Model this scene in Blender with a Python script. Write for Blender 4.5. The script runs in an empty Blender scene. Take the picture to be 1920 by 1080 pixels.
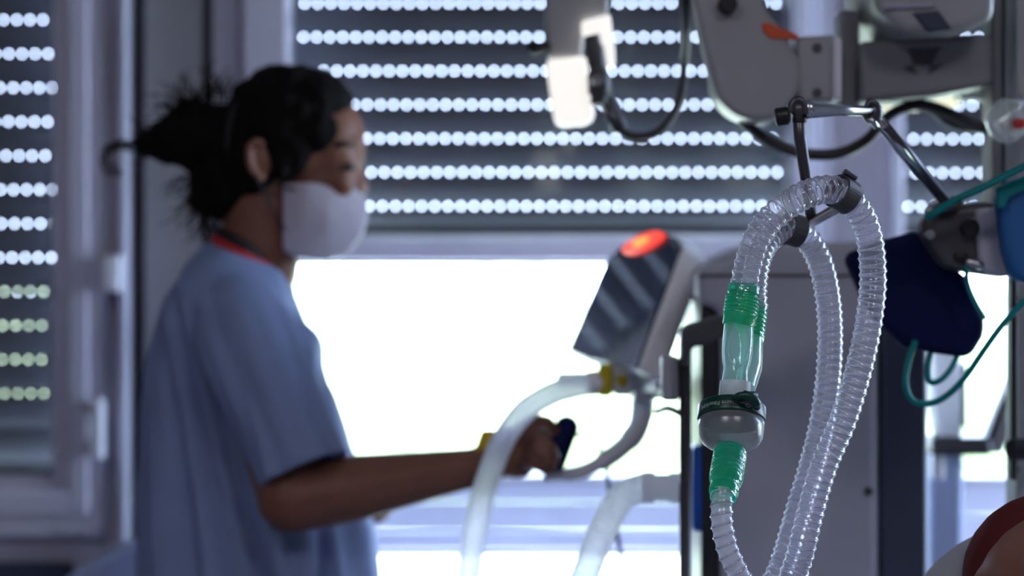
import bpy, bmesh, math, random
from mathutils import Vector, Matrix, noise
random.seed(7)
sc = bpy.context.scene
C = sc.collection
# ------------------------------------------------------------------ camera
CAMZ = 1.30
FPX = 85/36*1920
cam = bpy.data.cameras.new('camera'); camo = bpy.data.objects.new('camera', cam); C.objects.link(camo)
cam.lens = 85; cam.sensor_width = 36; cam.clip_start = .05; cam.clip_end = 300
camo.location = (0, 0, CAMZ); camo.rotation_euler = (math.pi/2, 0, 0)
cam.dof.use_dof = True; cam.dof.focus_distance = 2.11; cam.dof.aperture_fstop = 3.45
sc.camera = camo
# ------------------------------------------------------------------ world, sun, exposure
SKY = 21.0
w = bpy.data.worlds.new('sky'); sc.world = w; w.use_nodes = True
nt = w.node_tree; nt.nodes.clear()
out = nt.nodes.new('ShaderNodeOutputWorld'); bg = nt.nodes.new('ShaderNodeBackground')
tc = nt.nodes.new('ShaderNodeTexCoord'); sp = nt.nodes.new('ShaderNodeSeparateXYZ'); cr = nt.nodes.new('ShaderNodeValToRGB')
nt.links.new(tc.outputs['Generated'], sp.inputs[0]); nt.links.new(sp.outputs['Z'], cr.inputs[0])
cr.color_ramp.elements[0].position = 0; cr.color_ramp.elements[0].color = (.64, .76, 1, 1)
cr.color_ramp.elements[1].position = .6; cr.color_ramp.elements[1].color = (.48, .62, 1, 1)
nt.links.new(cr.outputs[0], bg.inputs[0]); bg.inputs[1].default_value = SKY
nt.links.new(bg.outputs[0], out.inputs[0])
sun = bpy.data.lights.new('sun', 'SUN'); sun.energy = 34; sun.angle = math.radians(1); sun.color = (1, .95, .85)
suno = bpy.data.objects.new('sun', sun); C.objects.link(suno); suno.rotation_euler = (math.radians(38), math.radians(12), 0)
sc.view_settings.view_transform = 'Standard'; sc.view_settings.look = 'None'
sc.view_settings.gamma = 1; sc.view_settings.use_curve_mapping = False
sc.view_settings.exposure = 0.0
cy = sc.cycles
cy.use_denoising = True; cy.max_bounces = 10; cy.diffuse_bounces = 5; cy.glossy_bounces = 4; cy.transmission_bounces = 8
cy.transparent_max_bounces = 40; cy.caustics_reflective = False; cy.caustics_refractive = False
cy.sample_clamp_indirect = 8; cy.sample_clamp_direct = 0
CEILING_LAMP = 29.0

# ------------------------------------------------------------------ helpers
def P(px, py, Y): return Vector(((px-960)*Y/FPX, Y, CAMZ-(py-540)*Y/FPX))
def catmull(pts, n=10):
    pts = [Vector(p) for p in pts]; o = []
    q = [pts[0]*2-pts[1]] + pts + [pts[-1]*2-pts[-2]]
    for i in range(1, len(q)-2):
        a, b, c, d = q[i-1:i+3]
        for k in range(n):
            t = k/n
            o.append(.5*((2*b)+(c-a)*t+(2*a-5*b+4*c-d)*t*t+(3*b-a-3*c+d)*t*t*t))
    o.append(pts[-1]); return o
def resample(pts, step):
    L = [0]
    for a, b in zip(pts, pts[1:]): L.append(L[-1]+(b-a).length)
    n = max(2, int(L[-1]/step)); o = []; j = 0
    for i in range(n+1):
        s = L[-1]*i/n
        while j < len(L)-2 and L[j+1] < s: j += 1
        t = (s-L[j])/max(1e-9, L[j+1]-L[j]); o.append((pts[j].lerp(pts[j+1], t), s))
    return o, L[-1]
class MB:
    def __init__(s): s.bm = bmesh.new(); s.smooth_faces = []
    def box(s, x0, x1, y0, y1, z0, z1):
        v = [s.bm.verts.new((x, y, z)) for x in (x0, x1) for y in (y0, y1) for z in (z0, z1)]
        for f in ((0,1,3,2),(4,6,7,5),(0,4,5,1),(2,3,7,6),(0,2,6,4),(1,5,7,3)): s.bm.faces.new([v[i] for i in f])
        return s
    def wbox(s, px0, px1, py0, py1, Y0, Y1, Yr=None):
        Yr = Yr or Y0; a = P(px0, py0, Yr); b = P(px1, py1, Yr)
        return s.box(min(a.x, b.x), max(a.x, b.x), Y0, Y1, min(a.z, b.z), max(a.z, b.z))
    def obox(s, c, u, v, wv):            # oriented box, half vectors
        c = Vector(c); vs = []
        for i in (-1, 1):
            for j in (-1, 1):
                for k in (-1, 1): vs.append(s.bm.verts.new(c+u*i+v*j+wv*k))
        for f in ((0,1,3,2),(4,6,7,5),(0,4,5,1),(2,3,7,6),(0,2,6,4),(1,5,7,3)): s.bm.faces.new([vs[i] for i in f])
        return s
    def prism(s, pts, Y0, Y1, Yr=None):    # outline measured at depth Yr, straight extrusion in depth
        Yr = Yr or Y0
        q = [P(a, b, Yr) for a, b in pts]
        A = [s.bm.verts.new((v.x, Y0, v.z)) for v in q]; B = [s.bm.verts.new((v.x, Y1, v.z)) for v in q]
        s.bm.faces.new(A); s.bm.faces.new(B[::-1]); n = len(q)
        for i in range(n): s.bm.faces.new((A[i], B[i], B[(i+1) % n], A[(i+1) % n]))
        return s
    def poly3(s, q, off):
        A = [s.bm.verts.new(v) for v in q]; B = [s.bm.verts.new(v+off) for v in q]; n = len(q)
        s.bm.faces.new(A); s.bm.faces.new(B[::-1])
        for i in range(n): s.bm.faces.new((A[i], B[i], B[(i+1) % n], A[(i+1) % n]))
        return s
    def tube(s, pts, r, seg=12, caps=True, flat=1.0, up=None, rfun=None):
        pts = [Vector(p) for p in pts]; n = len(pts)
        rr = r if isinstance(r, (list, tuple)) else [r]*n
        if len(rr) != n: rr = [rr[0]+(rr[-1]-rr[0])*i/(n-1) for i in range(n)] if len(rr) == 2 else [rr[min(len(rr)-1, int(i/(n-1)*(len(rr)-1)+.5))] for i in range(n)]
        rings = []; N = None
        for i, p in enumerate(pts):
            t = (pts[min(i+1, n-1)]-pts[max(i-1, 0)]).normalized()
            if N is None:
                N = Vector(up) if up is not None else (Vector((0, 1, 0)) if abs(t.y) < .9 else Vector((1, 0, 0)))
            N = (N-t*N.dot(t)).normalized(); B = t.cross(N)
            ring = []
            for k in range(seg):
                a = 2*math.pi*k/seg; R = rr[i]*(rfun(i, a) if rfun else 1)
                ring.append(s.bm.verts.new(p+N*math.cos(a)*R+B*math.sin(a)*R*flat))
            rings.append(ring)
        for a, b in zip(rings, rings[1:]):
            for k in range(seg): s.bm.faces.new((a[k], a[(k+1) % seg], b[(k+1) % seg], b[k]))
        if caps: s.bm.faces.new(rings[0][::-1]); s.bm.faces.new(rings[-1])
        return s
    def lathe(s, prof, p0, ax, seg=40, caps=True):
        p0 = Vector(p0); ax = Vector(ax).normalized()
        return s.tube2([p0+ax*t for t, r in prof], [r for t, r in prof], ax, seg, caps)
    def tube2(s, pts, rr, ax, seg, caps):
        N = Vector((0, 1, 0)) if abs(ax.y) < .9 else Vector((1, 0, 0)); N = (N-ax*N.dot(ax)).normalized(); B = ax.cross(N); rings = []
        for p, r in zip(pts, rr):
            rings.append([s.bm.verts.new(p+(N*math.cos(2*math.pi*k/seg)+B*math.sin(2*math.pi*k/seg))*max(r, 1e-5)) for k in range(seg)])
        for a, b in zip(rings, rings[1:]):
            for k in range(seg): s.bm.faces.new((a[k], a[(k+1) % seg], b[(k+1) % seg], b[k]))
        if caps: s.bm.faces.new(rings[0][::-1]); s.bm.faces.new(rings[-1])
        return s
    def ell(s, c, rx, ry, rz, rot=0, seg=24):
        M = Matrix.Translation(Vector(c)) @ Matrix.Rotation(math.radians(rot), 4, 'Y') @ Matrix.Diagonal((rx, ry, rz, 1))
        bmesh.ops.create_uvsphere(s.bm, u_segments=seg, v_segments=seg//2, radius=1, matrix=M); return s
    def cap(s, a, b, ra, rb, n=5):        # tapered capsule as a tube plus end spheres
        a = Vector(a); b = Vector(b)
        s.tube([a.lerp(b, i/n) for i in range(n+1)], [ra+(rb-ra)*i/n for i in range(n+1)], 16)
        s.ell(a, ra, ra, ra, seg=16); s.ell(b, rb, rb, rb, seg=16); return s
    def build(s, name, m, parent=None, bevel=0, smooth=False, solid=0, bseg=3):
        bmesh.ops.recalc_face_normals(s.bm, faces=s.bm.faces)
        me = bpy.data.meshes.new(name); s.bm.to_mesh(me); s.bm.free()
        o = bpy.data.objects.new(name, me); C.objects.link(o); me.materials.append(m)
        if parent: o.parent = parent; o.matrix_parent_inverse = Matrix.Translation(-parent.location)
        if solid:
            x = o.modifiers.new('s', 'SOLIDIFY'); x.thickness = solid; x.offset = 0
        if bevel:
            b = o.modifiers.new('b', 'BEVEL'); b.width = bevel; b.segments = bseg; b.limit_method = 'ANGLE'; b.angle_limit = math.radians(35)
            smooth = True
        if smooth:
            for f in me.polygons: f.use_smooth = True
            if bevel:
                me.set_sharp_from_angle(angle=math.radians(60))
        return o
def remesh(o, vox, it=6, fac=.5):
    m = o.modifiers.new('r', 'REMESH'); m.mode = 'VOXEL'; m.voxel_size = vox; m.use_smooth_shade = True
    s = o.modifiers.new('sm', 'SMOOTH'); s.iterations = it; s.factor = fac
    dg = bpy.context.evaluated_depsgraph_get(); dg.update()
    me = bpy.data.meshes.new_from_object(o.evaluated_get(dg)); mats = list(o.data.materials)
    o.modifiers.clear(); o.data = me
    for f in me.polygons: f.use_smooth = True
    return o
def thing(name, label, cat, loc, group=None):
    o = bpy.data.objects.new(name, None); C.objects.link(o); o.location = loc; o.empty_display_size = .05
    o['label'] = label; o['category'] = cat
    if group: o['group'] = group
    return o
def tag(o, label, cat, group=None, kind=None):
    o['label'] = label; o['category'] = cat
    if group: o['group'] = group
    if kind: o['kind'] = kind
    return o
def struct(o): o['kind'] = 'structure'; return o
def sroot(name, loc):
    o = bpy.data.objects.new(name, None); C.objects.link(o); o.location = loc; o['kind'] = 'structure'; return o

# ------------------------------------------------------------------ materials
def mat(name, col, rough=.5, metal=0, spec=.5, var=.06, scale=8, bump=0, bscale=60, trans=0, coat=0, emis=None, estr=0):
    m = bpy.data.materials.new(name); m.use_nodes = True; t = m.node_tree; b = t.nodes['Principled BSDF']
    b.inputs['Roughness'].default_value = rough; b.inputs['Metallic'].default_value = metal
    b.inputs['Specular IOR Level'].default_value = spec; b.inputs['Coat Weight'].default_value = coat
    co = t.nodes.new('ShaderNodeTexCoord'); n = t.nodes.new('ShaderNodeTexNoise'); n.inputs['Scale'].default_value = scale
    n.inputs['Detail'].default_value = 3
    t.links.new(co.outputs['Object'], n.inputs['Vector'])
    r = t.nodes.new('ShaderNodeValToRGB'); t.links.new(n.outputs['Fac'], r.inputs[0])
    r.color_ramp.elements[0].position = .3; r.color_ramp.elements[1].position = .7
    r.color_ramp.elements[0].color = (*[c*(1-var) for c in col], 1); r.color_ramp.elements[1].color = (*[min(1, c*(1+var)) for c in col], 1)
    t.links.new(r.outputs[0], b.inputs['Base Color'])
    if bump:
        n2 = t.nodes.new('ShaderNodeTexNoise'); n2.inputs['Scale'].default_value = bscale; t.links.new(co.outputs['Object'], n2.inputs['Vector'])
        bp = t.nodes.new('ShaderNodeBump'); bp.inputs['Strength'].default_value = bump; bp.inputs['Distance'].default_value = .002
        t.links.new(n2.outputs['Fac'], bp.inputs['Height']); t.links.new(bp.outputs[0], b.inputs['Normal'])
    if emis:
        b.inputs['Emission Color'].default_value = (*emis, 1); b.inputs['Emission Strength'].default_value = estr
    if trans:
        o = [x for x in t.nodes if x.type == 'OUTPUT_MATERIAL'][0]
        tr = t.nodes.new('ShaderNodeBsdfTranslucent'); t.links.new(r.outputs[0], tr.inputs[0])
        mx = t.nodes.new('ShaderNodeMixShader'); mx.inputs[0].default_value = trans
        t.links.new(b.outputs[0], mx.inputs[1]); t.links.new(tr.outputs[0], mx.inputs[2]); t.links.new(mx.outputs[0], o.inputs[0])
    return m
def clear(name, tint=(1, 1, 1), body=(.8, .8, .85), lo=.06, hi=.75, power=2.0, gloss=.5, rough=.08, bump=0, bscale=200, tl_=.6):
    """thin clear plastic: mostly see-through face on, milky and shiny at grazing angles"""
    m = bpy.data.materials.new(name); m.use_nodes = True; t = m.node_tree; t.nodes.clear(); N = t.nodes.new; L = t.links.new
    o = N('ShaderNodeOutputMaterial'); lw = N('ShaderNodeLayerWeight'); lw.inputs[0].default_value = .5
    pw = N('ShaderNodeMath'); pw.operation = 'POWER'; pw.inputs[1].default_value = power; L(lw.outputs['Facing'], pw.inputs[0])
    mr = N('ShaderNodeMapRange'); mr.inputs['To Min'].default_value = lo; mr.inputs['To Max'].default_value = hi; L(pw.outputs[0], mr.inputs[0])
    tr = N('ShaderNodeBsdfTransparent'); tr.inputs[0].default_value = (*tint, 1)
    di = N('ShaderNodeBsdfDiffuse'); di.inputs[0].default_value = (*body, 1)
    tl = N('ShaderNodeBsdfTranslucent'); tl.inputs[0].default_value = (*body, 1)
    gl = N('ShaderNodeBsdfGlossy'); gl.inputs['Roughness'].default_value = rough; gl.inputs[0].default_value = (1, 1, 1, 1)
    m1 = N('ShaderNodeMixShader'); m1.inputs[0].default_value = tl_; L(di.outputs[0], m1.inputs[1]); L(tl.outputs[0], m1.inputs[2])
    m2 = N('ShaderNodeMixShader'); m2.inputs[0].default_value = gloss; L(m1.outputs[0], m2.inputs[1]); L(gl.outputs[0], m2.inputs[2])
    m3 = N('ShaderNodeMixShader'); L(mr.outputs[0], m3.inputs[0]); L(tr.outputs[0], m3.inputs[1]); L(m2.outputs[0], m3.inputs[2])
    if bump:
        co = N('ShaderNodeTexCoord'); n2 = N('ShaderNodeTexVoronoi'); n2.inputs['Scale'].default_value = bscale; L(co.outputs['Object'], n2.inputs['Vector'])
        bp = N('ShaderNodeBump'); bp.inputs['Strength'].default_value = bump; bp.inputs['Distance'].default_value = .001
        L(n2.outputs['Distance'], bp.inputs['Height']); L(bp.outputs[0], gl.inputs['Normal'])
    L(m3.outputs[0], o.inputs[0]); return m
M = dict(
 wall=mat('wall_paint', (.40, .39, .43), .7, bump=.1), ceil=mat('ceiling_paint', (.42, .42, .44), .8), floor=mat('floor_vinyl', (.22, .23, .27), .4),
 frame=mat('frame_lacquer', (.62, .60, .68), .35), panel=mat('grey_panel', (.45, .45, .45), .5), dark=mat('dark_seal', (.03, .03, .04), .6),
 frostd=mat('frosted_transom_panel', (.80, .77, .86), .5, trans=.17), frost=mat('frosted_lavender_panel', (.80, .80, .90), .5, trans=.24), framel=mat('pale_frame_lacquer', (.82, .79, .86), .35),  # panels added to brighten window bands; second frame colour holds extra light
 sill=mat('pale_lavender_lacquer', (.75, .76, .86), .35), slatd=mat('dark_shutter_slat', (.13, .14, .16), .5, var=.03), slat=mat('shutter_slat_metal', (.33, .35, .40), .45, var=.03),
 grey=mat('machine_grey', (.42, .42, .48), .45, bump=.05), grey2=mat('pendant_grey', (.40, .40, .41), .4), dgrey=mat('dark_grey_plastic', (.07, .07, .075), .4),
 beam=mat('beam_grey', (.26, .26, .265), .45), black=mat('black_rubber', (.012, .012, .015), .4), navy=mat('navy_panel', (.035, .045, .085), .5),
 navyc=mat('navy_cloth', (.003, .008, .055), .8, spec=.2, bump=.3, bscale=300), metal=mat('brushed_steel', (.55, .56, .58), .25, 1), gun=mat('gunmetal', (.10, .10, .11), .35, .7),
 white=mat('white_plastic', (.85, .85, .88), .35), whitet=mat('white_translucent_plastic', (.9, .9, .93), .35, trans=.5), orange=mat('orange_sticker', (.75, .10, .02), .5),
 yellow=mat('yellow_plastic', (.85, .60, .02), .4, trans=.3), olive=mat('olive_yellow_plastic', (.55, .42, .01), .4), blue=mat('blue_plastic', (.0, .07, .40), .35),
 teal=mat('teal_elastic', (.0, .30, .30), .45, trans=.25), bluec=mat('blue_pouch_cloth', (.03, .16, .40), .6, trans=.2), green=mat('dark_green_plastic', (.0, .045, .028), .35),
 skin=mat('brown_skin', (.22, .088, .05), .5, var=.1, scale=30), hair=mat('dark_curly_hair', (.006, .005, .0045), .8, spec=.12, bump=.6, bscale=120),
 cablem=mat('cable_sheath', (.035, .035, .04), .4),
 gown=mat('light_blue_gown_cloth', (.30, .38, .60), .85, spec=.2, bump=.2, bscale=500, trans=.18), mask=mat('white_mask_fabric', (.72, .68, .76), .8, trans=.3, bump=.1, bscale=400),
 red=mat('red_collar', (.55, .03, .03), .6), blk=mat('black_cloth', (.01, .01, .012), .7), screen=mat('dark_glossy_screen', (.010, .018, .055), .05, spec=.35, var=.02),
 led=mat('red_alarm_lamp', (.8, .05, .02), .3, emis=(1, .07, .04), estr=1.1), ledc=mat('amber_alarm_core', (.9, .4, .1), .3, emis=(1, .42, .05), estr=1.3),
 maroon=mat('maroon_cap_cloth', (.10, .018, .018), .9, spec=.15), linen=mat('pillow_linen', (.36, .36, .38), .8), lblue=mat('pale_blue_sheet', (.45, .52, .72), .8),
 grass=mat('sunlit_grass', (.36, .40, .25), .9, var=.25, scale=.35), leaf=mat('hedge_leaves', (.30, .36, .22), .9, var=.3, scale=2),
 print=mat('grey_print', (.42, .47, .44), .6), printd=mat('dark_print', (.08, .08, .085), .6), trouser=mat('blue_trousers', (.2, .28, .5), .8), shoe=mat('white_shoe', (.7, .7, .7), .6),
 lamp=mat('lamp_diffuser', (.9, .88, .85), .5, emis=(1, .96, .90), estr=.85), strip=mat('lit_strip_diffuser', (.9, .9, .8), .5, emis=(1, 1, .72), estr=.9),  # emission put in so white plastic and strip look brightly lit
 hose=clear('clear_hose_plastic', (.97, .97, 1), (.92, .90, 1.0), lo=.16, hi=.92, power=1.5, gloss=.40, rough=.12),
 hosew=clear('milky_hose_plastic', (.9, .9, .95), (.97, .97, 1.0), lo=.55, hi=.95, power=1.4, gloss=.15, rough=.25),
 coil=clear('hose_coil_plastic', (.95, .95, 1), (.92, .9, 1), lo=.35, hi=1, power=1.2, gloss=.5, rough=.1),
 dome=clear('clear_dome_plastic', (.93, .95, .95), (.62, .64, .64), lo=.18, hi=.95, power=2.6, gloss=.30, rough=.28),
 tealc=clear('pale_teal_plastic', (.78, .97, .93), (.66, .93, .88), lo=.38, hi=.95, power=2.2, gloss=.25, rough=.1),
 greenc=clear('clear_green_plastic', (.05, .75, .48), (.0, .72, .42), lo=.42, hi=.9, power=1.4, gloss=.22, rough=.12, bump=.35, bscale=420),
 whitehose=clear('white_hose_plastic', (.97, .97, 1), (.97, .97, 1), lo=.75, hi=.98, power=1.5, gloss=.02, rough=.3, tl_=.95),
 bag=clear('clear_bag_plastic', (.9, .9, .9), (.7, .7, .7), lo=.35, hi=.9, power=1.2, gloss=.5, rough=.15),
)
def glass():
    m = bpy.data.materials.new('window_glass'); m.use_nodes = True; t = m.node_tree; t.nodes.clear(); N = t.nodes.new
    o = N('ShaderNodeOutputMaterial'); f = N('ShaderNodeFresnel'); f.inputs[0].default_value = 1.45; tr = N('ShaderNodeBsdfTransparent'); tr.inputs[0].default_value = (.97, .99, 1, 1)
    g = N('ShaderNodeBsdfGlossy'); g.inputs['Roughness'].default_value = .02; mx = N('ShaderNodeMixShader')
    for a, b in ((f.outputs[0], mx.inputs[0]), (tr.outputs[0], mx.inputs[1]), (g.outputs[0], mx.inputs[2]), (mx.outputs[0], o.inputs[0])): t.links.new(a, b)
    return m
M['glass'] = glass()

# ------------------------------------------------------------------ room shell
XL, XR, YF, YB, ZC = -2.3, 2.3, -2.2, 3.82, 2.75
struct(MB().box(XL-.2, XR+.2, YF-.2, YB+.3, -.15, 0).build('floor', M['floor']))
struct(MB().box(XL-.2, XR+.2, YF-.2, YB+.3, ZC, ZC+.2).build('ceiling', M['ceil']))
struct(MB().box(XL-.2, XL, YF-.2, YB+.3, 0, ZC).build('wall_left', M['wall']))
struct(MB().box(XL, XR, YF-.2, YF, 0, ZC).build('wall_front', M['wall']))
wr = MB()
W4 = (2.90, 3.76, .40, 2.50)
wr.box(XR, XR+.2, YF, W4[0], 0, ZC); wr.box(XR, XR+.2, W4[1], YB+.3, 0, ZC)
wr.box(XR, XR+.2, W4[0], W4[1], 0, W4[2]); wr.box(XR, XR+.2, W4[0], W4[1], W4[3], ZC)
struct(wr.build('wall_right', M['wall']))
w4 = sroot('window_4', (XR, 3.3, .75)); m4 = MB()  # unseen side window, added to brighten the window wall
a, b, c, d = W4
m4.box(XR+.03, XR+.09, a, a+.05, c, d); m4.box(XR+.03, XR+.09, b-.05, b, c, d); m4.box(XR+.03, XR+.09, a+.05, b-.05, c, c+.05); m4.box(XR+.03, XR+.09, a+.05, b-.05, d-.05, d)
m4.build('window_frame', M['frame'], w4, bevel=.004)  # frame of the added fill window
MB().box(XR+.055, XR+.06, a+.05, b-.05, c+.05, d-.05).build('glass_pane', M['glass'], w4)  # pane of the added fill window

def X(px, Y=YB): return (px-960)*Y/FPX
def Z(py, Y=YB): return CAMZ-(py-540)*Y/FPX
wb = MB(); zt, zb = Z(-900), Z(1500)
WX = (-760, 2760)
wb.box(XL, XR, YB, YB+.3, zt, ZC); wb.box(XL, XR, YB, YB+.3, 0, zb)
wb.box(XL, X(WX[0]), YB, YB+.3, zb, zt); wb.box(X(WX[1]), XR, YB, YB+.3, zb, zt)
wb.box(X(240), X(405), YB+.03, YB+.3, zb, zt); wb.box(X(1556), X(1644), YB+.03, YB+.3, zb, zt)
struct(wb.build('wall_back', M['wall']))
def rect(mb, o, i, Y0, Y1):
    x0, x1, y0, y1 = o; a0, a1, b0, b1 = i
    mb.box(X(x0), X(a0), Y0, Y1, Z(y1), Z(y0)); mb.box(X(a1), X(x1), Y0, Y1, Z(y1), Z(y0))
    mb.box(X(a0), X(a1), Y0, Y1, Z(b0), Z(y0)); mb.box(X(a0), X(a1), Y0, Y1, Z(y1), Z(b1))
def bx(mb, x0, x1, y0, y1, Y0, Y1): mb.box(X(x0), X(x1), Y0, Y1, Z(y1), Z(y0)); return mb
# window 1 (beside the person's back)
w1 = sroot('window_1', (X(-200), YB, zb))
f = MB(); rect(f, (-760, 246, -900, 1500), (-660, 196, -800, 990), YB-.01, YB+.08); bx(f, -660, 150, 1040, 1048, YB-.012, YB+.02)
f.build('window_frame', M['frame'], w1, bevel=.004)
f = MB(); rect(f, (-680, 206, -820, 1000), (-560, 108, -700, 890), YB-.045, YB+.05); rect(f, (-640, 176, -790, 960), (-590, 138, -740, 915), YB-.055, YB-.04)
f.build('sash', M['frame'], w1, bevel=.004)
f = MB(); rect(f, (-564, 112, -704, 894), (-556, 104, -696, 886), YB+.0, YB+.04); f.build('rubber_seal', M['dark'], w1)
bx(MB(), -560, 108, -700, 890, YB+.02, YB+.024).build('glass_pane', M['glass'], w1)
bx(MB(), -660, 140, 1052, 1500, YB-.03, YB+.0).build('dark_lower_panel', M['navy'], w1, bevel=.003)
h = MB(); bx(h, 206, 240, 480, 548, YB-.075, YB-.02); h.build('handle', M['white'], w1, bevel=.006)
h = MB(); bx(h, 186, 210, 742, 856, YB-.085, YB-.058); bx(h, 190, 206, 750, 775, YB-.07, YB-.045); bx(h, 190, 206, 822, 847, YB-.07, YB-.045); h.build('handle', M['white'], w1, bevel=.006)
bx(MB(), 236, 248, -900, 1500, YB-.055, YB+.0).build('edge_strip', M['sill'], w1, bevel=.002)
# trims between
struct(bx(MB(), 272, 380, -900, 1500, YB-.005, YB+.05).build('trim_1', M['panel'], bevel=.004))
struct(bx(MB(), 248, 272, -900, 1500, YB+.01, YB+.05).build('trim_2', M['dark']))
struct(bx(MB(), 380, 400, -900, 1500, YB+.01, YB+.05).build('trim_3', M['dark']))
# window 2 (wide)
w2 = sroot('window_2', (X(1000), YB, zb))
f = MB(); rect(f, (400, 1562, -900, 1500), (476, 1498, -820, 1420), YB-.02, YB+.08); f.build('window_frame', M['frame'], w2, bevel=.005)
f = MB(); rect(f, (462, 1512, -840, 1440), (545, 1475, -780, 1400), YB-.055, YB+.05); rect(f, (440, 1530, -860, 1460), (452, 1520, -850, 1450), YB-.035, YB-.01); f.build('sash', M['frame'], w2, bevel=.004)
f = MB(); bx(f, 545, 1475, 440, 447, YB-.05, YB+.01); bx(f, 545, 1475, 489, 497, YB-.05, YB+.01); f.build('transom', M['framel'], w2, bevel=.002)  # paler colour stands for window flare on these rails
bx(MB(), 545, 1475, 447.5, 488.5, YB-.03, YB-.026).build('frosted_panel', M['frostd'], w2, bevel=.001)  # added translucent panel, brightens the transom in place of flare
f = MB(); bx(f, 545, 1475, 887, 900, YB-.06, YB+.0); bx(f, 545, 1475, 1026, 1035, YB-.06, YB+.0); bx(f, 545, 703, 1035, 1400, YB-.05, YB+.06)
f.build('sill', M['framel'], w2, bevel=.003)
for y0_, y1_ in ((900, 938), (938, 992), (992, 1026)): bx(MB(), 545, 1475, y0_+1, y1_-1, YB-.03, YB-.026).build('frosted_panel', M['frost'], w2, bevel=.001)  # translucent panels added so daylight behind brightens the sill band
bx(MB(), 545, 1475, -780, 1400, YB+.02, YB+.024).build('glass_pane', M['glass'], w2)
struct(bx(MB(), 1562, 1640, -900, 1500, YB-.01, YB+.05).build('trim_4', M['framel'], bevel=.004))  # stronger light on this side is put into the paler colour
# window 3
w3 = sroot('window_3', (X(2200), YB, zb))
f = MB(); rect(f, (1640, 2760, -900, 1500), (1672, 2700, -820, 1420), YB-.02, YB+.08); f.build('window_frame', M['framel'], w3, bevel=.005)
f = MB(); rect(f, (1660, 2720, -840, 1440), (1686, 2680, -780, 1400), YB-.05, YB+.05); f.build('sash', M['frame'], w3, bevel=.004)
f = MB(); bx(f, 1686, 2680, 440, 447, YB-.05, YB+.01); bx(f, 1686, 2680, 489, 497, YB-.05, YB+.01); f.build('transom', M['framel'], w3, bevel=.002)
bx(MB(), 1686, 2680, 447.5, 488.5, YB-.03, YB-.026).build('frosted_panel', M['frostd'], w3, bevel=.001)  # added translucent panel to brighten this transom too
f = MB(); bx(f, 1686, 2680, 889, 900, YB-.06, YB+.0); bx(f, 1686, 2680, 1024, 1034, YB-.06, YB+.0); f.build('sill', M['framel'], w3, bevel=.003)
for y0_, y1_ in ((900, 962), (962, 1024)): bx(MB(), 1686, 2680, y0_+1, y1_-1, YB-.03, YB-.026).build('frosted_panel', M['frost'], w3, bevel=.001)  # added translucent panels to brighten this sill band
bx(MB(), 1686, 2680, -780, 1400, YB+.02, YB+.024).build('glass_pane', M['glass'], w3)

# roller shutters: real slats joined by strips with punched light slots
YS = YB+.13
def shutter(name, x0, x1, rows, ybot, label, m='slat', ytop=-900):
    root = thing(name, label, 'shutter', (X((x0+x1)/2, YS), YS, Z(ybot, YS)), 'roller shutters outside the windows')
    mb = MB(); xa, xb = X(x0, YS), X(x1, YS); sc_ = FPX/YS; hh = 2.9/sc_
    edges = sorted(rows); allr = []
    y = edges[0]
    while y > ytop: y -= 63.6; allr.append(y)
    allr = sorted(allr+edges)
    def slat(za, zb_):            # za top, zb_ bottom : convex profile, a solid strip
        n = 6; prev = None; F = []; Bk = []
        for i in range(n+1):
            t = i/n; z = za+(zb_-za)*t; dy = -.010*math.sin(math.pi*t)**.7
            F.append((YS+dy, z)); Bk.append((YS+dy+.004, z))
        va = [[mb.bm.verts.new((x, yy, zz)) for yy, zz in F+Bk[::-1]] for x in (xa, xb)]
        m = len(va[0])
        for k in range(m): mb.bm.faces.new((va[0][k], va[0][(k+1) % m], va[1][(k+1) % m], va[1][k]))
        mb.bm.faces.new(va[0][::-1]); mb.bm.faces.new(va[1])
    top = Z(ytop, YS); prev = top
    pitch = 24.55/sc_; wd = 5.2/sc_
    for r in allr:
        zc = Z(r, YS); slat(prev, zc+hh)
        ph = random.random()*pitch; x = xa-pitch+ph
        while x < xb:
            a = max(xa, x+wd); b = min(xb, x+pitch)
            if b > a: mb.box(a, b, YS, YS+.004, zc-hh, zc+hh)
            x += pitch
        prev = zc-hh
    z = prev; zend = Z(ybot, YS)
    while z > zend+1e-4:
        z2 = max(zend, z-63.6/sc_); slat(z, z2); z = z2
    mb.build('slat_curtain', M[m], root)
    MB().box(xa, xb, YS-.012, YS+.012, zend-.012, zend).build('bottom_bar', M['dark'], root, bevel=.002)
    for xx in (xa, xb): MB().box(xx-.012, xx+.012, YS-.02, YS+.03, Z(1400, YS), top).build('guide_rail', M['dgrey'], root)
    return root
shutter('roller_shutter', -640, 150, [37+63.7*i for i in range(12)], 930, 'dark roller shutter with rows of light slots outside the narrow window behind the nurse', 'slatd')
shutter('roller_shutter', 500, 1510, [6+63.4*i for i in range(7)], 428, 'half lowered dark roller shutter with seven visible slot rows above the bright open pane')
shutter('roller_shutter', 1650, 2750, [7+63.4*i for i in range(7)], 428, 'roller shutter with light slots seen beyond the pendant rack and teal straps')

# outside
g = MB(); g.box(-60, 60, YB+.32, 90, -3.4, -3.2); o = g.build('lawn', M['grass']); tag(o, 'bright sunlit lawn outside below the windows', 'lawn', kind='stuff')
hd = MB()
for i in range(46):
    x = -34+i*1.5+random.uniform(-.5, .5); r = random.uniform(1.5, 2.1); h_ = 2.40+random.uniform(-.08, .08); hd.ell((x, 45+random.uniform(-1, 1), -3.2+h_), r, r, h_, seg=12)
tag(hd.build('hedge', M['leaf'], smooth=True), 'distant green hedge beyond the lawn seen through the lower shutter slots', 'hedge', kind='stuff')

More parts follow.
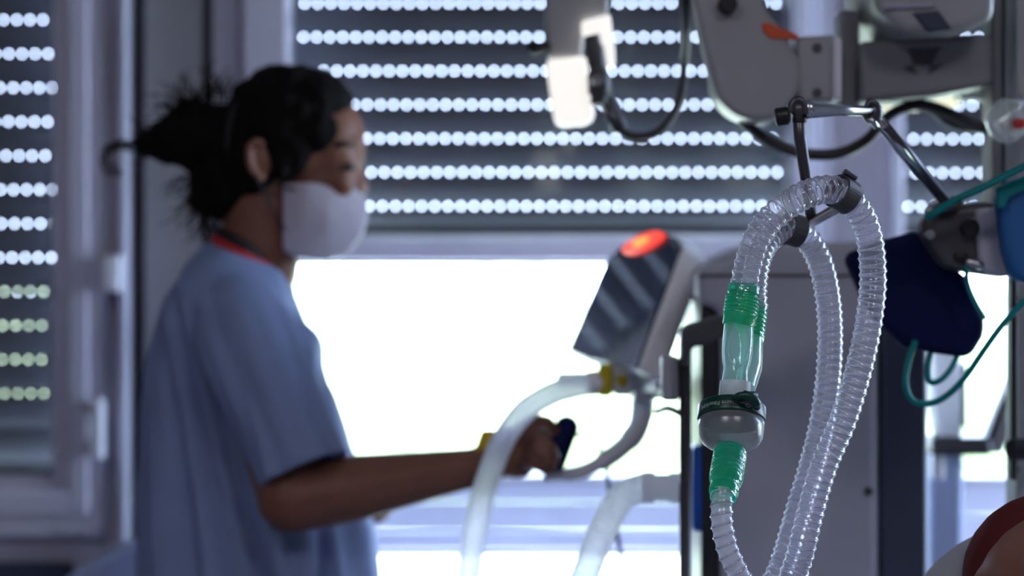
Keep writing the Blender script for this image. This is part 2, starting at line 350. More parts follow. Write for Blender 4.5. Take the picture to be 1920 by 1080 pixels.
# fill lamps added out of frame, under the ceiling, to brighten the room
for i, (lx, ly) in enumerate(((-.9, .2), (.9, .2))):
    r_ = thing('ceiling_light', 'square ceiling light panel with white diffuser above the bed area', 'ceiling light', (lx, ly, ZC-.06), 'ceiling light panels')
    MB().box(lx-.32, lx+.32, ly-.32, ly+.32, ZC-.05, ZC).build('housing', M['white'], r_, bevel=.004)
    L = bpy.data.lights.new('lamp', 'AREA'); L.energy = CEILING_LAMP/2; L.size = .6; L.color = (.93, .88, 1)
    lo = bpy.data.objects.new('lamp', L); C.objects.link(lo); lo.location = (lx, ly, ZC-.055)

# ================================================================== the nurse
YN = 3.10
def Q(px, py, dy=0.0, Y=YN): return P(px, py, Y)+Vector((0, dy, 0))
nurse = thing('person', 'nurse in light blue gown and white face mask reaching for a dark knob', 'person', (Q(480, 540).x, YN, 0))
b = MB()
b.ell(Q(556, 258), .083, .068, .084); b.ell(Q(618, 270), .047, .058, .066); b.ell(Q(600, 350), .050, .052, .062)
b.ell(Q(592, 415), .044, .044, .044); b.ell(Q(632, 452), .020, .022, .020); b.cap(Q(664, 300), Q(675, 350), .010, .012)
for sg in (-1, 1):
    b.ell(Q(655, 268, sg*.026), .018, .020, .010); b.ell(Q(636, 342, sg*.034), .022, .018, .022)
    b.ell(Q(670, 356, sg*.011), .010, .008, .009); b.ell(Q(650, 308, sg*.034), .0135, .0135, .0125)
    b.ell(Q(494, 306, sg*.070), .016, .007, .028, rot=-14); b.tube(catmull([Q(502, 345, sg*.076), Q(484, 322, sg*.082), Q(480, 290, sg*.084), Q(492, 270, sg*.083), Q(507, 278, sg*.078)], 5), .0045, 8)
b.ell(Q(664, 408), .010, .018, .006); b.ell(Q(662, 420), .010, .016, .006)
b.cap(Q(505, 360), Q(478, 500), .050, .056); b.ell(Q(462, 545), .055, .10, .045)
b.ell(Q(440, 660), .075, .11, .13); b.ell(Q(462, 820), .075, .08, .18); b.ell(Q(475, 1010), .075, .085, .15)
for sg in (-1, 1):
    hip = Q(478, 1080, sg*.060); kn = Vector((hip.x+.02, hip.y, .47)); an = Vector((hip.x-.02, hip.y, .08))
    b.cap(hip, kn, .062, .050); b.cap(kn, an, .052, .036); b.cap(an+Vector((0, 0, -.03)), an+Vector((.13, 0, -.045)), .03, .026)
# near (right) arm
SH = Q(468, 606, -.110); EL = P(548, 935, 2.90); WR = P(893, 876, 2.97); HP = P(955, 850, 2.975)
b.cap(SH, EL, .048, .0405); b.ell(EL, .043, .040, .040)
b.cap(EL, EL.lerp(WR, .35), .0415, .0405, 4); b.cap(EL.lerp(WR, .35), EL.lerp(WR, .8), .0405, .029, 4); b.cap(EL.lerp(WR, .8), WR, .029, .0245, 3)
# far (left) arm, bent in front of the body
b.cap(Q(468, 606, .110), Q(520, 900, .19), .048, .040); b.cap(Q(520, 900, .19), Q(640, 960, .12), .04, .028); b.ell(Q(672, 965, .10), .04, .02, .025)
# hand on the knob: palm, four fingers, thumb
b.cap(WR, HP, .0245, .026); b.ell(P(960, 848, 2.965), .036, .022, .030, rot=35)
fing = [[(975, 815, 2.945), (998, 789, 2.94), (1026, 791, 2.945), (1046, 812, 2.955)],
        [(985, 828, 2.965), (1010, 822, 2.93), (1030, 838, 2.925), (1040, 858, 2.935)],
        [(985, 848, 2.96), (1008, 845, 2.925), (1026, 858, 2.922), (1036, 872, 2.93)],
        [(978, 868, 2.955), (998, 868, 2.93), (1014, 876, 2.928), (1026, 884, 2.935)],
        [(950, 840, 2.99), (985, 812, 3.01), (1012, 805, 3.005), (1034, 818, 2.99)]]
for k, fg in enumerate(fing):
    q = [P(*t) for t in fg]; rr = [.0105, .0092, .0085, .0075] if k < 4 else [.013, .011, .0095, .009]
    if k == 3: rr = [r*.85 for r in rr]
    for i in range(3): b.cap(q[i], q[i+1], rr[i], rr[i+1], 3)
body = b.build('body', M['skin'], nurse); remesh(body, .0034, 4)
# eyes, lids, brows
for sg in (-1, 1):
    MB().ell(Q(655, 316, sg*.037), .0100, .0105, .0060).build('eye', M['black'], nurse, smooth=True)
    MB().tube(catmull([Q(634, 322, sg*.045), Q(650, 321, sg*.047), Q(668, 318, sg*.038)], 5), .0022, 8).build('eyelash', M['blk'], nurse, smooth=True)
    MB().tube(catmull([Q(622, 286, sg*.053), Q(645, 274, sg*.051), Q(672, 280, sg*.034)], 5), [.002, .0038, .002], 8).build('eyebrow', M['hair'], nurse, smooth=True)
# hair
b = MB()
b.ell(Q(540, 236), .082, .077, .081); b.ell(Q(600, 190), .045, .064, .036, rot=25); b.ell(Q(640, 205), .014, .045, .014, rot=40); b.ell(Q(480, 300), .045, .070, .065)
for sg in (-1, 1): b.ell(Q(545, 285, sg*.055), .036, .018, .040, rot=20); b.ell(Q(590, 245, sg*.052), .036, .018, .030, rot=30); b.ell(Q(538, 325, sg*.068), .008, .006, .018)
b.ell(Q(432, 262), .048, .045, .046); b.ell(Q(385, 262), .045, .045, .048); b.ell(Q(335, 262), .042, .036, .034, rot=-5); b.ell(Q(300, 275), .034, .026, .018, rot=12)
b.ell(Q(362, 220), .030, .03, .024); b.ell(Q(345, 285), .04, .03, .020, rot=14); b.ell(Q(410, 330), .038, .04, .040); b.ell(Q(440, 370), .040, .045, .034); b.ell(Q(388, 372), .022, .03, .020); b.ell(Q(412, 392), .018, .03, .014)
hair = b.build('hair', M['hair'], nurse); remesh(hair, .004, 3)
tx = bpy.data.textures.new('curl', 'CLOUDS'); tx.noise_scale = .02; dm = hair.modifiers.new('d', 'DISPLACE'); dm.texture = tx; dm.strength = .012; dm.mid_level = .5
b = MB(); R = random.Random(3)
def curl(p, d, L, r, tw):
    pts = []; d = Vector(d).normalized(); s = d.cross(Vector((0, 1, .2))).normalized(); u = d.cross(s)
    for i in range(10):
        t = i/9; a = tw*t*6.3; pts.append(p+d*L*t+(s*math.sin(a)+u*math.cos(a))*L*.13*t)
    b.tube(pts, [r*(1-.7*i/9) for i in range(10)], 5)
seeds = [((345, 215), (-.5, .5)), ((320, 245), (-1, .3)), ((380, 195), (0, 1)), ((300, 270), (-1, 0)), ((370, 375), (-.5, -1)), ((400, 400), (-.2, -1)), ((430, 405), (.1, -1)), ((365, 340), (-1, -.6)), ((405, 190), (.2, 1)), ((340, 200), (-.4, .7))]
for k in range(230):
    (px, py), (dx, dz) = seeds[k % len(seeds)]
    p = Q(px+R.gauss(0, 15), py+R.gauss(0, 11), R.uniform(-.03, .03)); curl(p, (dx+R.gauss(0, .5), R.gauss(0, .5), dz+R.gauss(0, .5)), R.uniform(.02, .05), .0013, R.choice((-1, 1))*R.uniform(.5, 1.3))
for k in range(8):
    j = lambda v: v+R.gauss(0, 6)
    b.tube(catmull([Q(j(300), j(272)), Q(j(262), j(270)), Q(j(232), j(268)), Q(j(205), j(278)), Q(j(198), j(300)), Q(j(208), j(318)), Q(j(228), j(322))], 6), [.0018, .0006], 5)
b.build('curls', M['hair'], nurse, smooth=True)
MB().tube(catmull([Q(468, 175, -.03), Q(446, 215, -.046), Q(436, 262, -.052), Q(440, 310, -.046), Q(452, 345, -.03)], 6), .0045, 8).build('hair_tie', M['blk'], hair, smooth=True)
# mask
b = MB(); mv = []
for px_, py_, hw_ in ((538, 348, .060), (538, 468, .058), (556, 482, .052), (580, 346, .062), (580, 486, .050), (575, 415, .064), (625, 350, .050), (620, 486, .036), (625, 415, .056), (660, 352, .028), (676, 350, .010), (690, 384, .014), (688, 412, .016), (680, 440, .018), (658, 470, .022), (664, 400, .036)):
    for sg in (-1, 1): mv.append(b.bm.verts.new(Q(px_, py_, sg*hw_)))
bmesh.ops.convex_hull(b.bm, input=mv)
mk = b.build('face_mask', M['mask'], nurse); remesh(mk, .0030, 7)
for sg in (-1, 1):
    b = MB(); b.tube(catmull([Q(562, 360, sg*.062), Q(530, 352, sg*.070), Q(505, 350, sg*.077), Q(486, 330, sg*.082)], 6), .0018, 6)
    b.tube(catmull([Q(562, 455, sg*.052), Q(530, 415, sg*.062), Q(508, 370, sg*.075), Q(486, 330, sg*.082)], 6), .0018, 6)
    b.build('ear_loop', M['blk'], mk, smooth=True)
# gown: lofted cross-sections with cloth folds
rows = [(444, 412, 520, .060), (456, 392, 532, .075), (474, 372, 540, .10), (500, 350, 545, .125), (530, 332, 548, .145), (570, 312, 555, .165), (610, 297, 574, .165), (650, 288, 597, .160),
        (700, 280, 612, .155), (760, 275, 628, .150), (830, 272, 645, .150), (900, 270, 662, .155), (980, 269, 680, .16), (1060, 268, 694, .165), (1200, 266, 705, .17), (1400, 266, 708, .175), (1560, 268, 706, .18)]
def interp(py):
    for i in range(len(rows)-1):
        if rows[i][0] <= py <= rows[i+1][0]:
            t = (py-rows[i][0])/(rows[i+1][0]-rows[i][0]); t2 = t
            return [rows[i][k]+(rows[i+1][k]-rows[i][k])*t2 for k in (1, 2, 3)]
bmg = MB(); seg = 128; prev = None
folds = [((395, 600), (520, 1080), 15, -.026), ((350, 560), (470, 1080), 13, -.016), ((330, 640), (400, 1080), 12, -.009), ((425, 620), (560, 1080), 13, .018), ((545, 560), (600, 760), 14, -.012), ((600, 640), (640, 1080), 10, -.009), ((570, 590), (655, 900), 11, .009), ((300, 700), (330, 1080), 10, .006)]
py = 444
while py <= 1560:
    xb_, xf, hw = interp(py); ring = []
    for k in range(seg):
        a = 2*math.pi*k/seg; ca, sa = math.cos(a), math.sin(a); e = 2/2.4
        ux = math.copysign(abs(ca)**e, ca); uy = math.copysign(abs(sa)**e, sa)
        px = (xb_+xf)/2+ux*(xf-xb_)/2; y = uy*hw; d = 0
        for (ax, ay), (bx_, by), wd, am in folds:
            t = (py-ay)/(by-ay)
            if t < -.12: continue
            lx = ax+(bx_-ax)*min(t, 1.5); env = min(1, (t+.12)*3)
            if sa < .3: d += 1.5*am*env*math.exp(-((px-lx)/wd)**2)
            else: d += am*env*.7*math.exp(-((px-lx+25)/wd)**2)
        g = min(1, max(0, (py-560)/500)); d += g*(.005*math.sin(9*a+py*.004)+.004*math.sin(17*a-py*.006+1))
        d += .004*noise.noise(Vector((px*.02, py*.012, sa*2)))
        pe = py+56*((ux+1)/2)*max(0, 1-(py-444)/120); v = Q(px, pe, y); c = Q((xb_+xf)/2, pe); n = (v-c); n.z = 0; n.normalize(); ring.append(bmg.bm.verts.new(v+n*d))
    if prev:
        for k in range(seg): bmg.bm.faces.new((prev[k], prev[(k+1) % seg], ring[(k+1) % seg], ring[k]))
    prev = ring; py += 8
bmg.build('gown', M['gown'], nurse, smooth=True, solid=.0015)
# sleeves
def sleeve(path, rad, nm, sgn):
    pts, L = resample(catmull(path, 12), .008); n = len(pts); ctl = rad
    def rf(i):
        t = i/(n-1)*(len(ctl)-1); j = min(int(t), len(ctl)-2); return ctl[j]+(ctl[j+1]-ctl[j])*(t-j)
    mb = MB(); mb.tube([p for p, s in pts], [rf(i) for i in range(n)], 64, caps=False, up=(0, 1, 0),
        rfun=lambda i, a: 1+(.16*math.exp(-(((a % (2*math.pi))-4.0-1.0*i/n)/.22)**2)-.16*math.exp(-(((a % (2*math.pi))-3.3-.7*i/n)/.2)**2)+.07*math.sin(5*a+i*.05)+.045*math.sin(9*a-i*.03))*min(1, i/n*1.6))
    mb.ell(pts[0][0], rf(0)*.99, rf(0)*.99, rf(0)*.99, seg=32)
    return mb.build(nm, M['gown'], nurse, smooth=True, solid=.0015)
sleeve([Q(462, 596, -.108), P(476, 665, 2.935), P(515, 760, 2.91), P(566, 883, 2.895)], [.060, .060, .056, .053, .053, .056], 'sleeve', -1)
sleeve([Q(462, 596, .108), Q(476, 660, .16), Q(500, 760, .18), Q(520, 870, .19)], [.060, .060, .056, .053, .053, .056], 'sleeve', 1)
b = MB(); b.tube(catmull([Q(402, 448, 0), Q(420, 456, -.052), Q(462, 478, -.072), Q(505, 498, -.050), Q(530, 505, 0)], 8), .0065, 10); b.tube(catmull([Q(402, 448, 0), Q(420, 456, .052), Q(462, 478, .072), Q(505, 498, .050), Q(530, 505, 0)], 8), .0065, 10)
b.build('red_collar', M['red'], nurse, smooth=True)
b = MB()
for sg in (-1, 1): b.tube(catmull([Q(412, 432, 0), Q(430, 440, sg*.050), Q(470, 462, sg*.066), Q(500, 488, sg*.052), Q(520, 498, sg*.02)], 8), .0085, 10, flat=.6)
b.build('undershirt_collar', M['blk'], nurse, smooth=True)
# trousers and shoes
b = MB()
for sg in (-1, 1):
    hip = Q(478, 1080, sg*.060); b.tube([Vector((hip.x, hip.y, .75)), Vector((hip.x+.02, hip.y, .47)), Vector((hip.x-.02, hip.y, .09))], [.075, .07, .065], 24)
b.build('trousers', M['trouser'], nurse, smooth=True)
for sg in (-1, 1):
    hip = Q(478, 1080, sg*.060); b = MB(); b.ell((hip.x+.05, hip.y, .045), .13, .045, .045); b.box(hip.x-.07, hip.x+.17, hip.y-.042, hip.y+.042, 0, .03); b.build('shoe', M['shoe'], nurse, bevel=.008)

# ================================================================== ventilator trolley behind the hoses
YM = 2.75
vent = thing('ventilator', 'tall grey ventilator cabinet with dark side column standing behind the clear hoses', 'ventilator', (P(1500, 540, YM).x, YM+.15, 0))
zf = lambda z, Y=YM: 540+(CAMZ-z)*FPX/Y
b = MB(); b.prism([(1310, 520), (1318, 500), (1400, 462), (1440, 452), (1650, 452), (1650, zf(.22)), (1352, zf(.22)), (1352, 580), (1310, 572)], YM, YM+.32); b.build('cabinet', M['grey'], vent, bevel=.012)
b = MB(); b.prism([(1310, 514), (1652, 514), (1652, 519), (1310, 519)], YM-.002, YM+.01); b.build('lid_seam', M['dgrey'], vent)
b = MB(); b.wbox(1652, 1742, 470, zf(.22), YM+.01, YM+.32, YM); b.build('side_column', M['navy'], vent, bevel=.006)
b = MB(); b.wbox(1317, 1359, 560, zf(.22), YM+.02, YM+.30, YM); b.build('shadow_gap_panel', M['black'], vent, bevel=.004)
b = MB(); b.wbox(1300, 1322, 838, 1002, YM+.02, YM+.06, YM); b.build('blue_side_tank', M['blue'], vent, bevel=.006)
MB().lathe([(0, .0055), (.004, .005), (.004, .0001)], P(1628, 921, YM)+Vector((0, .001, 0)), (0, -1, 0), 16).build('screw', M['dgrey'], vent, smooth=True)
bz = P(1480, 540, YM).x
b = MB(); b.box(bz-.14, bz+.17, YM-.03, YM+.36, .12, .22); b.build('base', M['dgrey'], vent, bevel=.02)
for dx in (-.11, .14):
    for dy in (0, .30):
        b = MB(); b.lathe([(-.014, .001), (-.014, .045), (-.010, .05), (.010, .05), (.014, .045), (.014, .001)], (bz+dx, YM+dy, .052), (1, 0, 0), 24); b.box(bz+dx-.008, bz+dx+.008, YM+dy-.01, YM+dy+.01, .08, .125); b.build('caster', M['black'], vent, smooth=False)
# control column of pale plastic beyond it, by the window
sup = thing('supply_column', 'pale plastic column with a dark cross arm standing between ventilator and window', 'supply column', (P(1775, 540, 3.2).x, 3.25, 0))
b = MB(); b.prism([(1745, 850), (1808, 850), (1808, 1010), (1812, 1060), (1812, zf(0, 3.2)), (1745, zf(0, 3.2))], 3.2, 3.3); b.build('column', M['lblue'], sup, bevel=.008)
b = MB(); b.prism([(1752, 650), (1800, 640), (1806, 700), (1806, 822), (1764, 822), (1754, 760)], 3.19, 3.27); b.build('canister', M['whitet'], sup, bevel=.008)
b = MB(); b.wbox(1802, 1807, 680, 800, 3.17, 3.19, 3.19); b.build('canister_rail', M['gun'], sup, bevel=.001)
b = MB(); b.wbox(1740, 1852, 818, 852, 3.16, 3.24, 3.19); b.build('cross_arm', M['dgrey'], sup, bevel=.006)
b = MB(); b.wbox(1747, 1770, 852, 900, 3.185, 3.21, 3.19); b.build('white_clip', M['white'], sup, bevel=.004)
b = MB(); b.prism([(1846, 850), (1900, 712), (1924, 700), (1930, 742), (1880, 850)], 3.17, 3.23); b.build('slanted_panel', M['grey2'], sup, bevel=.004)
b = MB(); b.tube([P(1848, 848, 3.17), P(1874, 770, 3.17), P(1898, 715, 3.17), P(1925, 695, 3.17)], .004, 10); b.build('panel_rim', M['black'], sup, smooth=True)

# thin pole with head bracket beside the ventilator
YP = 2.62
pole = thing('equipment_pole', 'thin dark pole with curved bracket head beside the grey ventilator', 'pole', (P(1285, 540, YP).x, YP, 0))
b = MB(); p0 = P(1285, 640, YP); b.tube([p0, Vector((p0.x, YP, .06))], .0068, 16); b.build('pole', M['gun'], pole, smooth=True)
b = MB(); b.prism([(1276, 624), (1284, 610), (1345, 592), (1375, 590), (1378, 622), (1320, 648), (1298, 652), (1292, 690), (1278, 690)], YP-.015, YP+.015); b.build('bracket_head', M['dgrey'], pole, bevel=.005)
b = MB(); b.wbox(1242, 1274, 668, 752, YP, YP+.04, YP); b.build('clamp_box', M['grey'], pole, bevel=.004)
b = MB(); b.wbox(1262, 1268, 674, 748, YP-.006, YP+.002, YP); b.build('clamp_slide', M['metal'], pole, bevel=.001)
b = MB(); b.tube(catmull([P(1232, 772, YP+.1), P(1252, 766, YP+.05), P(1278, 776, YP)], 5), .004, 8); b.build('hook', M['dgrey'], pole, smooth=True)
b = MB()
for a in range(4):
    d = Vector((math.cos(a*math.pi/2+.4), math.sin(a*math.pi/2+.4), 0)); b.tube([Vector((p0.x, YP, .07)), Vector((p0.x, YP, .05))+d*.15], [.014, .01], 10)
b.build('foot', M['gun'], pole, smooth=True)
for a in range(4):
    d = Vector((math.cos(a*math.pi/2+.4), math.sin(a*math.pi/2+.4), 0)); c = Vector((p0.x, YP, .025))+d*.15
    MB().lathe([(-.01, .001), (-.01, .025), (.01, .025), (.01, .001)], c, d.cross(Vector((0, 0, 1))), 18).build('caster', M['black'], pole)

# ================================================================== tilted monitor the nurse looks at
mon = thing('monitor', 'tilted dark glossy monitor with a glowing red alarm lamp, facing the nurse', 'monitor', P(1180, 700, 3.0))
BR = P(1190, 692, 2.86); nrm = Vector((-.38, -.10, .172)).normalized()
if nrm.y > 0: nrm = -nrm
camp = Vector((0, 0, CAMZ))
def onplane(px, py):
    d = P(px, py, 1)-camp; return camp+d*((BR-camp).dot(nrm)/d.dot(nrm))
outl = [onplane(*q) for q in ((1062, 660), (1127, 508), (1142, 478), (1168, 458), (1240, 434), (1270, 444), (1277, 462), (1192, 692), (1150, 684), (1100, 676))]
b = MB(); b.poly3([v-nrm*.002 for v in outl], -nrm*.036); b.build('casing', M['white'], mon, bevel=.008)
cen = sum(outl, Vector())/len(outl)
b = MB(); b.poly3([cen+(v-cen)*.975 for v in outl], -nrm*.003); scr = b.build('screen', M['screen'], mon, bevel=.001)
u = (onplane(1245, 440)-onplane(1172, 466)); uc = onplane(1209, 457); vv = nrm.cross(u).normalized(); ul = u.length/2; u.normalize()
b = MB(); bb = MB()
for mb_, s_, th in ((b, 1, .006), (bb, .42, .0075)):
    ring = [uc+u*ul*1.0*s_*math.cos(2*math.pi*k/28)+vv*.0125*s_*math.sin(2*math.pi*k/28)+nrm*th for k in range(28)]
    mb_.poly3(ring, -nrm*(th+.002))
b.build('alarm_lamp', M['led'], mon, bevel=.002); bb.build('alarm_lamp_core', M['ledc'], mon, bevel=.001)
b = MB(); b.tube(catmull([P(1200, 690, 3.0), P(1205, 760, 3.02), P(1192, 810, 3.0), P(1150, 852, 2.99), P(1090, 884, 2.98), P(1020, 893, 2.97)], 8), [.016, .015, .014, .012, .009, .007], 14); b.build('support_bracket', M['white'], mon, smooth=True)
b = MB(); b.wbox(1148, 1186, 684, 742, 2.96, 3.0, 2.97); b.build('mount_block', M['white'], mon, bevel=.006)
b = MB(); b.wbox(1122, 1148, 682, 744, 2.955, 2.985, 2.96); b.build('yellow_latch', M['olive'], mon, bevel=.004)
MB().lathe([(0, .008), (.008, .007), (.008, .0001)], P(1166, 714, 2.955)+Vector((0, .006, 0)), (0, -1, 0), 16).build('yellow_button', M['olive'], mon, smooth=True)
b = MB(); b.lathe([(0, .018), (.02, .018), (.022, .014), (.05, .014)], P(1185, 728, 2.99), (1, .15, 0), 20); b.build('joint_collar', M['white'], mon, bevel=.001)
b = MB(); b.lathe([(0, .013), (.030, .013)], P(1232, 722, 2.98), (1, -2.6, .2), 18); b.build('joint_pin', M['metal'], mon, bevel=.001)
b = MB(); b.tube([P(1214, 724, 2.99), P(1258, 716, YP+.04)], .009, 12); b.build('link_arm', M['white'], mon, smooth=True)
b = MB(); b.cap(P(1062, 802, 2.96), P(1042, 868, 2.955), .0155, .0125); kb = b.build('control_knob', M['navyc'], mon, smooth=True)
b = MB(); b.tube(catmull([P(1062, 826, 2.98), P(1078, 816, 2.975), P(1100, 820, 2.97), P(1122, 838, 2.98), P(1138, 858, 2.985)], 6), .0026, 8); b.tube([P(1034, 868, 2.975), P(1036, 888, 2.975)], .004, 8); b.build('knob_wire', M['black'], kb, smooth=True)
b = MB(); b.tube(catmull([P(1148, 712, 2.98), P(1100, 712, 3.0), P(1050, 712, 3.02)], 5), .009, 12); b.build('side_port', M['whitet'], mon, smooth=True)
# yellow tag by the hand
yt = MB(); yt.prism([(888, 848), (902, 808), (926, 806), (920, 848)], 2.955, 2.975); tag(yt.build('yellow_cap', M['yellow'], bevel=.003), 'small yellow cap on the hose behind the nurse hand', 'cap')
# white hoses
def hose(path, r, m, name, par=None, pitch=.007, amp=.10, seg=24, helix=True):
    pts, L = resample(catmull(path, 14), pitch/8); n = len(pts); ss = [s for p, s in pts]
    mb = MB(); mb.tube([p for p, s in pts], [r]*n, seg, caps=False, rfun=lambda i, a: 1-amp+amp*2*abs(math.cos(math.pi*ss[i]/pitch-(a/2 if helix else 0)))**.7)
    return mb.build(name, m, par, smooth=True)
h1 = thing('ventilator_hose', 'thick white hose arching up past the nurse hand to the monitor mount', 'hose', P(885, 1300, 2.85))
hose([P(820, 1500, 2.86), P(862, 1200, 2.86), P(884, 1040, 2.86), P(905, 930, 2.86), P(940, 832, 2.87), P(982, 772, 2.89), P(1035, 738, 2.92), P(1085, 724, 2.96), P(1122, 716, 2.975)], .0138, M['whitehose'], 'hose', h1, pitch=.008, amp=.05, helix=False)
MB().lathe([(0, .0155), (.025, .0155)], P(1100, 720, 2.965), (1, .3, .1), 20).build('cuff', M['white'], h1, bevel=.002)
h2 = thing('ventilator_hose', 'thick white hose bending into clear cuffs on the thin dark pole', 'hose', P(1115, 1300, 2.68))
hose([P(1020, 1500, 2.7), P(1062, 1200, 2.69), P(1108, 1050, 2.68), P(1140, 975, 2.68), P(1168, 930, 2.68), P(1200, 916, 2.67), P(1225, 914, 2.66)], .0155, M['whitehose'], 'hose', h2, pitch=.008, amp=.05, helix=False)
MB().lathe([(0, .017), (.012, .017), (.013, .0145), (.028, .0145), (.029, .0165), (.042, .0165)], P(1206, 914, 2.665), (1, -.12, 0), 24).build('cuff', M['whitet'], h2, smooth=False)
b = MB(); b.tube(catmull([P(1138, 858, 2.985), P(1140, 900, 2.99), P(1150, 960, 3.0), P(1162, 1030, 3.0), P(1172, 1100, 3.0), P(1180, 1400, 3.0), Vector((P(1190, 0, 3.0).x, 3.0, .004))], 8), .0028, 8)
tag(b.build('cable', M['black'], smooth=True), 'thin black cable dropping from the monitor bracket past the window sill', 'cable')

# pale sheet edge low behind the nurse
b = MB(); b.prism([(120, 1084), (262, 1024), (330, 1018), (330, 1700), (120, 1700)], 3.30, 3.7, 3.3); sh = b.build('covered_table', M['lblue'], bevel=.006)
tag(sh, 'low table under a pale blue sheet behind the nurse gown', 'table')

# ================================================================== pendant equipment overhead
YE = 2.62
def ztop(Y): return 540-(ZC-CAMZ)*FPX/Y
arm = thing('pendant_arm', 'grey ceiling pendant arm with rounded joint cover and orange sticker', 'pendant arm', P(1400, -200, YE))
YA = 2.62
b = MB()
cx, cyy, rr_ = 1420, 140, 84
arc = [(cx+rr_*math.cos(math.radians(t)), cyy+rr_*math.sin(math.radians(t))) for t in range(-45, 160, 8)]
b.prism([(1290, -60), (1410, -60), (1440, 20), (1478, 66)]+arc+[(1322, 95)], YA, YA+.06); b.build('joint_cover', M['grey2'], arm, bevel=.010)
arc2 = [(cx+(rr_+8)*math.cos(math.radians(t)), cyy+(rr_+8)*math.sin(math.radians(t))) for t in range(30, 165, 8)]
b = MB(); b.prism([(1480, 150)]+arc2+[(1330, 100)], YA+.045, YA+.085); b.build('white_back_cover', M['white'], arm, bevel=.005)
b = MB(); b.prism([(1428, 44), (1440, 42), (1498, 66), (1496, 74), (1446, 72), (1432, 60)], YA-.003, YA+.005); b.build('orange_sticker', M['orange'], arm, bevel=.001)
MB().lathe([(0, .011), (.02, .010), (.02, .0001)], P(1363, 10, YA)+Vector((0, .002, 0)), (0, -1, 0), 20).build('knob', M['black'], arm, bevel=.002)
b = MB(); b.prism([(1494, 68), (1570, 64), (1574, 190), (1498, 192)], YA+.0, YA+.07); b.build('hinge_block', M['grey2'], arm, bevel=.006)
for yy in (90, 174): MB().lathe([(0, .0055), (.003, .005), (.003, .0001)], P(1532, yy, YA)+Vector((0, .001, 0)), (0, -1, 0), 16).build('screw', M['dgrey'], arm)
b = MB(); b.wbox(1560, 1576, 70, 188, YA-.012, YA+.03, YA); b.build('hinge_strip', M['white'], arm, bevel=.004)
b = MB(); b.tube([P(1350, -60, YA+.03), Vector((P(1350, 0, YA).x, YA+.03, ZC))], .04, 24); b.build('drop_tube', M['grey2'], arm, smooth=True)

rack = thing('equipment_rack', 'dark grey overhead equipment beam on upright posts with a faded dark emblem', 'equipment rack', (P(1890, 540, 2.7).x, 2.75, 0))
b = MB(); b.wbox(1576, 1612, 18, 204, 2.68, 2.74, 2.68); b.build('end_post', M['beam'], rack, bevel=.004)
b = MB(); b.prism([(1612, 78), (1690, 72), (1862, 66), (1862, 158), (1800, 170), (1720, 182), (1612, 190)], 2.66, 2.78); b.build('beam', M['beam'], rack, bevel=.006)
b = MB()      # emblem: a simple winged mark on the beam
for q in ([(1700, 92), (1765, 88), (1752, 108), (1748, 122), (1712, 122), (1708, 106)], [(1692, 126), (1712, 122), (1720, 140), (1702, 134)], [(1744, 124), (1768, 120), (1752, 134), (1738, 140)]):
    b.prism(q, 2.6585, 2.662, 2.66)
b.build('emblem', M['printd'], rack)
b = MB(); b.prism([(1622, 6), (1652, 24), (1690, 66), (1692, 74), (1616, 80), (1614, 10)], 2.80, 2.84); b.build('white_back_plate', M['white'], rack, bevel=.003)
b = MB(); b.prism([(1652, 192), (1680, 190), (1800, 180), (1804, 196), (1760, 203), (1656, 208)], 2.80, 2.84); b.build('strip_light', M['strip'], rack, bevel=.003)  # strip below the beam, its brightness added as emission
b = MB(); b.prism([(1622, -60), (1860, -60), (1858, 40), (1800, 62), (1690, 66), (1640, 20)], 2.58, 2.80, 2.60); b.build('overhead_unit', M['grey2'], rack, bevel=.010)
b = MB(); b.prism([(1650, 6), (1752, 2), (1756, 14), (1656, 18)], 2.575, 2.585); b.build('unit_handle', M['grey'], rack, bevel=.002)
b = MB(); b.prism([(1712, 24), (1760, 20), (1786, 54), (1742, 60)], 2.575, 2.585); b.build('unit_latch', M['navy'], rack, bevel=.002)
for (a_, c_, m_, Y_) in ((1860, 1880, 'beam', 2.70), (1880, 1906, 'black', 2.74), (1906, 1950, 'grey2', 2.66)):
    xa, xb = P(a_, 0, Y_).x, P(c_, 0, Y_).x; MB().box(xa, xb, Y_, Y_+.06, P(0, 512, Y_).z if m_ != 'grey2' else 0, ZC).build('post', M[m_], rack, bevel=.003)
b = MB(); b.wbox(1800, 1856, 158, 186, 2.74, 2.78, 2.74); b.build('clear_block', M['bag'], rack, bevel=.002)
b = MB(); b.box(P(1900, 0, 2.7).x, P(1950, 0, 2.7).x+.25, 2.60, 2.95, 0, .05); b.build('base', M['dgrey'], rack, bevel=.01)
# narrow rail with knob low at the frame edge
b = MB(); b.wbox(1896, 1909, 520, 900, 2.62, 2.64, 2.62); b.build('rail', M['black'], rack, bevel=.002)
b = MB(); b.lathe([(0, .012), (.03, .012)], P(1893, 843, 2.60), (1, .3, 0), 18); b.build('rail_knob', M['black'], rack, bevel=.002)
for yy in (560, 880): MB().tube([P(1903, yy, 2.63), P(1903, yy, 2.70)], .006, 10).build('rail_standoff', M['black'], rack, smooth=True)

